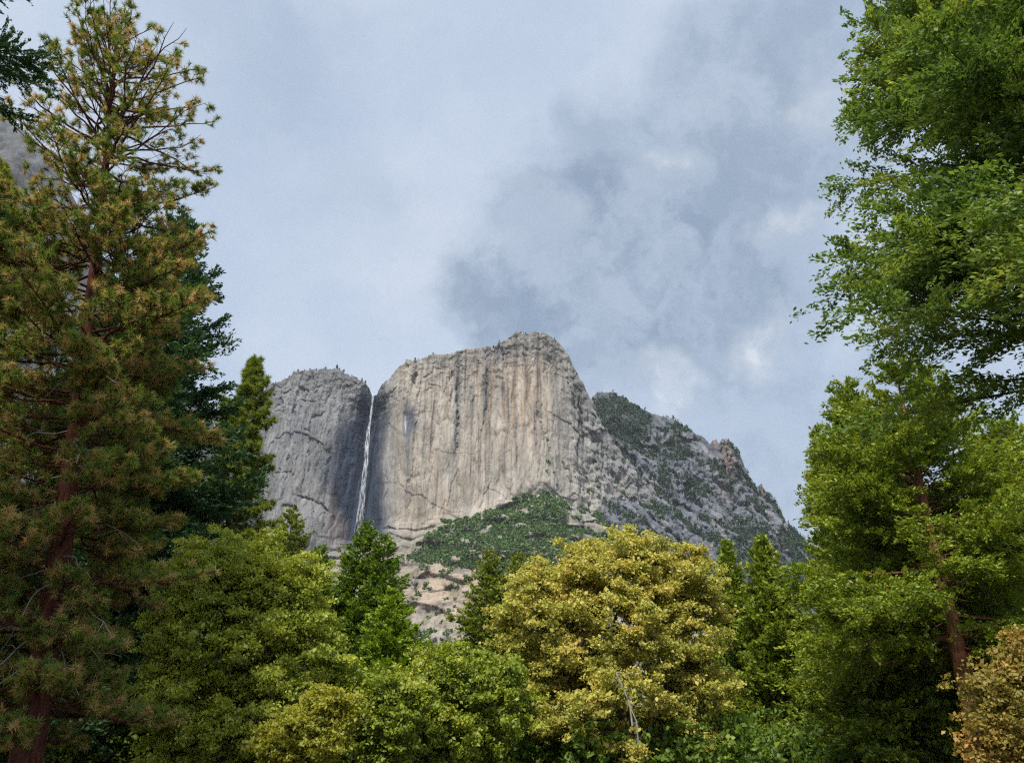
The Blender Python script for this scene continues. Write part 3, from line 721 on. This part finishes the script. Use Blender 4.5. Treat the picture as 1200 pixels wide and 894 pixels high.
# ------------------------------------------------------------------ pines with long needle tufts
def pine(label, axis, Y, prof, mat, bark, seed, nb, tuft=.22, needles=22, nw=.016, sub=7, brown=.25, crown_bottom=.2, r0=.5, e_top=1.05, e_bot=-.15, open_top=2.0, dead=0, sag=0.0):
    """axis: photo points of the trunk from foot to tip; prof: (height fraction, branch reach in metres)."""
    rng = np.random.default_rng(seed)
    A = np.array([PX(a, b, Y) for a, b in axis]); foot = A[0].copy(); foot[2] = 0
    slope = (A[1] - A[0]) / (A[1][2] - A[0][2]); foot[:2] = A[0][:2] - slope[:2] * A[0][2]
    A = np.r_[[foot], A]; A[:, 1] = Y; zs = A[:, 2]; h = zs[-1]
    root = thing('pine_tree', label, 'pine tree', foot)
    axp = lambda z: np.array([np.interp(z, zs, A[:, 0]), Y, z]) - foot
    tb = Tubes(); tt = np.linspace(0, 1, 24)
    tb.add([axp(q * h) for q in tt], r0 * (1 - tt) ** 1.15 + .03, 12)
    cen = []; dr = []; val = []; dt = Tubes()
    for i in range(nb):
        s = (i + rng.random()) / nb
        q = 1 - s * (1 - crown_bottom); z = q * h
        L = np.interp(q, prof[0], prof[1]) * rng.uniform(.55, 1.1)
        az = i * 2.39996 + rng.normal(0, .5)
        if dead and q < .62 and abs((az + math.pi / 2 + math.pi) % (2 * math.pi) - math.pi) < .5 and rng.random() < .62: continue
        e = np.interp(q, [crown_bottom, .6, .8, 1.0], [e_bot, .1, .55, e_top]) + rng.normal(0, .16)
        hd = np.array([math.cos(az), math.sin(az), 0]); sd = np.array([-hd[1], hd[0], 0]); us = np.linspace(0, 1, 9)
        wob = np.cumsum(rng.normal(0, .05, (9, 3)), 0) * L * .35; wob[0] = 0
        pts = axp(z) + hd * (L * math.cos(e) * us)[:, None] + np.array([0, 0, 1.0]) * (L * (math.sin(e) * us - .22 * us ** 2 + .26 * us ** 3))[:, None] + wob
        br = .014 + .0085 * L
        tb.add(pts, br * (1 - us) ** .8 + .008, 5)
        m = max(3, int(sub * (L + .5) * .55 * np.interp(q, [open_top, open_top + .10], [1, .26])))
        for u in rng.uniform(.28, 1.0, m):
            p = np.array([np.interp(u, us, pts[:, k]) for k in range(3)])
            sl = (.30 + .28 * (1.05 - u) * L) * rng.uniform(.5, 1.2); sgn = rng.choice([-1, 1])
            d = unit(hd * rng.uniform(.3, 1) + sd * sgn * rng.uniform(.3, 1.0) + np.array([0, 0, rng.uniform(-.15, .65) - sag]))
            q5 = np.linspace(0, 1, 4)[:, None]; sp = p + d * sl * q5 + np.array([0, 0, .25]) * sl * q5 ** 2
            tb.add(sp, np.linspace(.014, .007, 4), 4)
            b = rng.random()
            bv = rng.uniform(.72, 1.0) if b < brown else rng.uniform(.05, .62)
            cen.append(sp[-1]); dr.append(unit(sp[-1] - sp[-2])); val.append(bv)
            for _ in range(rng.integers(0, 3)):
                w = rng.uniform(.35, .9); c2 = p + d * sl * w; d2 = unit(d + rng.normal(0, .6, 3) + [0, 0, .3]); e2 = c2 + d2 * .22
                tb.add([c2, e2], [.008, .006], 3); cen.append(e2); dr.append(d2); val.append(rng.uniform(.72, 1.0) if rng.random() < brown else rng.uniform(.05, .62))
    cen = np.array(cen); dr = np.array(dr); val = np.array(val)
    n = len(cen) * needles; idx = np.repeat(np.arange(len(cen)), needles)
    d = unit(dr[idx] * .40 + rng.normal(0, .60, (n, 3))); ts = np.repeat(rng.uniform(.75, 1.2, len(cen)), needles)
    c = cen[idx] - dr[idx] * rng.uniform(0, .14, n)[:, None]
    d[:, 2] -= .18 * (val[idx] > .7)
    v, f = needle_tris(c, d, tuft * ts * rng.uniform(.75, 1.1, n), nw, rng)
    tv, tf = tb.get()
    build('trunk', tv, tf, M[bark], root, None, None, True)
    build('crown', v, f, M[mat], root, np.clip(val[idx] + rng.normal(0, .06, n), 0, 1))
    if dead:
        for k in range(dead):
            z = h * rng.uniform(.12, .52); az = rng.uniform(math.pi * .85, math.pi * 2.15); L = rng.uniform(1.2, 3.6)
            hd = np.array([math.cos(az), math.sin(az), 0]); us = np.linspace(0, 1, 7)
            wob = np.cumsum(rng.normal(0, .07, (7, 3)), 0) * L * .4; wob[0] = 0
            pts = axp(z) + hd * (L * us + .25)[:, None] + np.array([0, 0, -1.0]) * (L * .55 * us ** 1.6)[:, None] + wob
            dt.add(pts, .028 * (1 - us) + .008, 5)
            for _ in range(2):
                j = rng.integers(2, 6); e2 = pts[j] + unit(rng.normal(0, 1, 3) + hd + [0, 0, -.5]) * rng.uniform(.3, .9)
                dt.add([pts[j], (pts[j] + e2) / 2 + rng.normal(0, .05, 3), e2], [.016, .011, .005], 4)
        a, b = dt.get(); build('dead_branch', a, b, M['dead_wood'], root, None, None, True)
    return root

pine('big leaning ponderosa pine with red trunk and brown flecked needle tufts', [(30, 893), (60, 720), (77, 600), (92, 490), (104, 370), (118, 260), (127, 150), (136, 38)], 26,
     ([0, .22, .40, .55, .65, .72, .80, .88, .94, .98, 1.0], [3.0, 4.2, 4.6, 4.8, 4.4, 4.6, 5.0, 4.4, 3.2, 1.8, .8]), 'pine', 'pine_bark', 51, 330, tuft=.26, needles=34, nw=.030, sub=15, brown=.38, crown_bottom=.07, r0=.47, dead=26, open_top=.62)
pine('yellow green pine cut by the left edge, behind the big ponderosa', [(-150, 893), (-90, 600), (-30, 300), (-8, 196)], 33,
     ([0, .3, .6, .85, 1.0], [3.6, 4.2, 4.2, 2.8, .5]), 'yellow_pine', 'pine_bark', 52, 230, tuft=.29, needles=30, nw=.034, sub=15, brown=.2, crown_bottom=.15, r0=.5)
pine('medium yellow green pine with layered crown left of the cliff', [(236, 800), (262, 640), (280, 540), (299, 424)], 62,
     ([0, .3, .5, .7, .85, .95, 1.0], [4.5, 4.4, 4.0, 3.0, 2.2, 1.1, .3]), 'far_pine', 'dark_bark', 53, 250, tuft=.42, needles=24, nw=.065, sub=12, brown=0, crown_bottom=.25, r0=.42)


# ------------------------------------------------------------------ broadleaf trees
def broadleaf(name, label, cat, Y, lobes, mat, bark, seed, n_clump, leaves, leaf=(.14, .09), clump=.42, trunk_px=None, r0=.3, depth=1.0, dead=None, shell=.55, limb=1.0, group=None):
    """lobes: (px, py, rx_px, ry_px) ellipsoids of crown mass as seen in the photo, standing Y metres out."""
    rng = np.random.default_rng(seed); cs = []; wts = [a[2] * a[3] for a in lobes]
    wts = np.array(wts) / sum(wts)
    ctr = [(PX(a, b, Y), rx * mpp(b, Y), ry * mpp(b, Y)) for a, b, rx, ry in lobes]
    for (c, rx, ry), w in zip(ctr, wts):
        k = max(4, int(n_clump * w)); d = unit(rng.normal(size=(k * 3, 3)) + [0, 0, .15]); r = shell + (1 - shell) * rng.random(k * 3) ** .7
        ph = rng.uniform(0, 6, 4); r = r * (1 + .13 * np.sin(d[:, 0] * 5 + ph[0]) * np.sin(d[:, 2] * 6 + ph[1]) + .10 * np.sin(d[:, 1] * 9 + ph[2] + d[:, 2] * 7))
        p = d * r[:, None] * [rx, rx * depth, ry] + c
        cs.append(p[p[:, 2] > .5][:k])
    cl = np.concatenate(cs)
    tx = trunk_px if trunk_px is not None else lobes[0][0]
    fx = PX(tx, 880, Y)[0]; foot = np.array([fx, Y, 0.0])
    root = thing(name, label, cat, foot, group)
    # limbs: every clump joins the nearest node already joined, working outwards from the trunk
    top = ctr[0][0] + [0, 0, ctr[0][2] * .1]; nodes = [foot + (np.array([fx, Y, 0]) * 0)]; parent = [-1]
    for q in np.linspace(.12, 1, 9): nodes.append(foot + (top - foot) * q + rng.normal(0, .10, 3) * [1, 1, 0] * q); parent.append(len(nodes) - 2)
    order = np.argsort(np.linalg.norm((cl - (foot + (top - foot) * .45)), axis=1))
    for i in order:
        c = cl[i]; N = np.array(nodes); dv = c - N; dist = np.linalg.norm(dv, axis=1); pen = dist + 1.1 * np.clip(-dv[:, 2], 0, None) + .35 * np.linalg.norm(N - foot, axis=1)
        pen[:3] += 2; j = int(np.argmin(pen))
        mid = N[j] + dv[j] * .5 + rng.normal(0, .09, 3) * dist[j] + [0, 0, -.06 * dist[j]]
        nodes.append(mid); parent.append(j); nodes.append(c); parent.append(len(nodes) - 2)
    N = np.array(nodes); n = len(N); load = np.ones(n)
    for i in range(n - 1, 0, -1): load[parent[i]] += load[i]
    rad = r0 * limb * (load / load[0]) ** .42; rad[:10] = np.maximum(rad[:10], r0 * np.linspace(1, .35, 10)); tb = Tubes()
    tb.add(N[:10] - foot, rad[:10], 9)
    for i in range(10, n):
        j = parent[i]; tb.add(np.array([N[j], N[i]]) - foot, [min(rad[j], rad[i] * 1.3), max(rad[i] * .9, .010)], 5)
    k = len(cl); per = rng.integers(int(leaves * .6), int(leaves * 1.4), k); idx = np.repeat(np.arange(k), per); m = len(idx)
    # each clump is a few twig ends, each twig end a flat fan of leaves
    nt = 7; te = cl[:, None] + rng.normal(0, 1, (k, nt, 3)) * [clump, clump, clump * .62]; ti = rng.integers(0, nt, m)
    c = te[idx, ti] + rng.normal(0, 1, (m, 3)) * [clump * .42, clump * .42, clump * .24]
    nrm = rng.normal(0, .55, (m, 3)) + [0, -.25, .85]; tan = rng.normal(0, 1, (m, 3)) + [0, 0, -.25]; sz = np.clip(rng.lognormal(-.08, .34, m), .4, 2.0)
    v, f = leaf_quads(c - foot, tan, nrm, leaf[0] * sz, leaf[1] * sz, .14)
    cv_ = rng.random(k)
    tv, tf = tb.get()
    build('trunk', tv, tf, M[bark], root, None, None, True)
    build('crown', v, f, M[mat], root, np.clip(.35 * cv_[idx] + .65 * rng.random(m), 0, 1))
    if dead:
        for poly in dead:
            dt = Tubes(); pts = np.array([PX(a, b, Y - dy) for a, b, dy in poly]) - foot
            dt.add(pts, np.linspace(.05, .018, len(pts)), 5)
            for _ in range(4):
                j = rng.integers(1, len(pts)); e = pts[j] + np.array([rng.normal(0, .5), rng.normal(0, .2), rng.uniform(-.7, .5)]); dt.add([pts[j], (pts[j] + e) / 2 + rng.normal(0, .06, 3), e], [.020, .014, .006], 4)
            a, b = dt.get(); build('dead_branch', a, b, M['dead_wood'], root, None, None, True)
    return root

broadleaf('oak_tree', 'big rounded golden yellow oak with bleached dead branch, centre of the tree row', 'oak tree', 45,
          [(722, 745, 95, 95), (742, 676, 68, 54), (648, 725, 66, 62), (800, 728, 54, 66), (795, 682, 42, 44), (682, 672, 40, 34), (622, 690, 34, 26), (725, 830, 120, 75), (620, 800, 40, 55), (815, 800, 40, 40)], 'gold', 'dark_bark', 61, 430, 540, (.165, .115), .48, 738, .42, .85,
          dead=[[(741, 850, 6.3), (738, 825, 6.4), (728, 800, 6.3), (722, 788, 6.2)], [(748, 870, 6.2), (746, 845, 6.4), (735, 820, 6.4)]], shell=.45)
broadleaf('oak_tree', 'olive green rounded oak in front of the medium pine, left of the dark conifers', 'oak tree', 35,
          [(290, 740, 92, 95), (268, 672, 60, 60), (335, 690, 48, 42), (368, 760, 38, 50), (225, 730, 50, 80), (290, 840, 100, 80), (210, 820, 40, 70)], 'olive', 'dark_bark', 62, 560, 430, (.135, .085), .38, 285, .34, .8, shell=.45)
broadleaf('maple_tree', 'leafy green maple left of the golden oak, under the pale rock slabs', 'maple tree', 40,
          [(545, 845, 62, 60), (522, 790, 36, 34), (580, 820, 34, 50), (495, 850, 40, 55)], 'green', 'dark_bark', 63, 260, 380, (.16, .11), .42, 545, .24, .9, shell=.45)
broadleaf('maple_tree', 'bright yellow green maple below the bright pointed cedar', 'maple tree', 36,
          [(440, 850, 46, 50), (418, 815, 26, 26), (466, 820, 30, 24)], 'green', 'dark_bark', 64, 190, 380, (.15, .10), .36, 440, .2, .9, shell=.45)
broadleaf('maple_tree', 'low yellow leaved maple at the foot of the olive oak', 'maple tree', 30,
          [(366, 862, 40, 36), (390, 835, 22, 26), (335, 880, 30, 26)], 'yellow', 'dark_bark', 65, 130, 380, (.12, .08), .30, 366, .14, .9, shell=.45)
broadleaf('maple_tree', 'small orange tinged maple at the lower right corner', 'maple tree', 15,
          [(1192, 815, 40, 38), (1168, 864, 26, 34), (1198, 772, 22, 22), (1218, 860, 46, 46), (1156, 800, 14, 12)], 'maple', 'dark_bark', 66, 200, 190, (.080, .052), .17, 1172, .09, .9, shell=.4)
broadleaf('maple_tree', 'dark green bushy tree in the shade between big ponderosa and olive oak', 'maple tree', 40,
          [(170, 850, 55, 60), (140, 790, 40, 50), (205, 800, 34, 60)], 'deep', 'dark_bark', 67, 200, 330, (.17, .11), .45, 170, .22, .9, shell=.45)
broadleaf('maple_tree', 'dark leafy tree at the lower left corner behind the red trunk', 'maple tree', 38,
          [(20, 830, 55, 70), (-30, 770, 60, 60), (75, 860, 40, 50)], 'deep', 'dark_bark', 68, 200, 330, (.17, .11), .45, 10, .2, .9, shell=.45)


# ------------------------------------------------------------------ wood closing the view behind the rows, undergrowth
def forest():
    rng = np.random.default_rng(71); V = []; F = []; T = []; n = 0
    for k in range(150):
        Y = rng.uniform(95, 170); px = rng.uniform(-150, 1350)
        top = rng.uniform(775, 830) if 440 < px < 640 else rng.uniform(735, 820)
        p = PX(px, top, Y); h = p[2]
        tb, v, f, tip = conifer_parts(rng, h, h * .95, h * .2, .7, 60, .7, 0, .1, .15, 2.2, .34, 5, (.75, .34), .15, r0=.2)
        V.append(v + [p[0], Y, 0]); F.append(f + n); T.append(tip); n += len(v)
    o = build('forest', np.concatenate(V), np.concatenate(F), M['green_pine'], None, np.concatenate(T)); o['kind'] = 'stuff'
    o['label'] = 'far wood of conifers closing the gaps behind the rows of trees'
forest()

def undergrowth():
    rng = np.random.default_rng(81); k = 900
    Y = rng.uniform(42, 95, k); x = rng.uniform(-1, 1, k) * Y * .85
    z = rng.uniform(0.2, 2.8, k)
    cc = np.repeat(np.c_[x, Y, z], 60, 0) + rng.normal(0, .8, (k * 60, 3)); cc[:, 2] = np.abs(cc[:, 2])
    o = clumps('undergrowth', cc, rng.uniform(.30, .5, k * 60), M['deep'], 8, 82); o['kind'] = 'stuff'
undergrowth()

# small pines standing on the rim, each a thing
def rim_trees():
    rng = np.random.default_rng(91); nz, nx = csh
    rim = cv[(nz - 1) * nx: nz * nx]; u, v = to_photo(rim)
    def one(name):
        tb, vv, f, tip = conifer_parts(rng, 10.0, 9.0, 2.2, .7, 40, .5, -.1, .1, .1, 1.6, .34, 3.2, (1.1, .55), .2, r0=.25)
        r = thing(name, '', 'pine tree', (0, 0, 0)); tv, tf = tb.get()
        build('trunk', tv, tf, M['dark_bark'], r); build('crown', vv, f, M['distant'], r, tip); return r
    spots = [(322, .7), (330, .6), (338, .9), (343, .7), (348, 1.0), (356, .7), (362, .9), (370, .6), (381, .8), (394, 1.2), (397, .8), (402, .7), (424, .7), (427, .9), (476, .8), (486, .9), (490, .6), (507, .8), (578, 1.0), (585, .7), (606, .6), (616, .7), (628, .6), (636, .6), (650, .7)]
    proto = one('pine_tree')
    for i, (px, sc) in enumerate(spots):
        k = int(np.argmin(np.abs(u - px))); o = proto
        if i:
            o = proto.copy(); C.objects.link(o)
            for ch in proto.children:
                c = ch.copy(); C.objects.link(c); c.parent = o
        o.location = tuple(rim[k] + [0, 6, -1.0]); o.rotation_euler = (0, 0, i * 1.7); o.scale = (sc * 1.1, sc * 1.1, sc)
        o['label'] = 'tiny dark pine standing on the cliff rim left of the waterfall' if px < 437 else 'tiny dark pine standing on the cliff rim right of the waterfall'
        o['group'] = 'tiny pines on the cliff rim left of the fall' if px < 437 else 'tiny pines on the cliff rim right of the fall'
rim_trees()


def haze():
    v = np.array([(x, y, z) for x in (-8900, 8900) for y in (-5900, 13900) for z in (-1.0, 1250.0)])
    f = np.array([(0, 1, 3, 2), (4, 6, 7, 5), (0, 4, 5, 1), (2, 3, 7, 6), (0, 2, 6, 4), (1, 5, 7, 3)])
    m = bpy.data.materials.new('air'); m.use_nodes = True; t = NT(m.node_tree)
    p = t.n('ShaderNodeVolumePrincipled'); p.inputs['Color'].default_value = (.86, .92, 1.0, 1); p.inputs['Density'].default_value = HAZE; p.inputs['Anisotropy'].default_value = .2
    o = t.n('ShaderNodeOutputMaterial'); t.link(p.outputs[0], o.inputs['Volume'])
    h = build('haze', v, f, m); h['kind'] = 'stuff'
HAZE = 0.00003
haze()
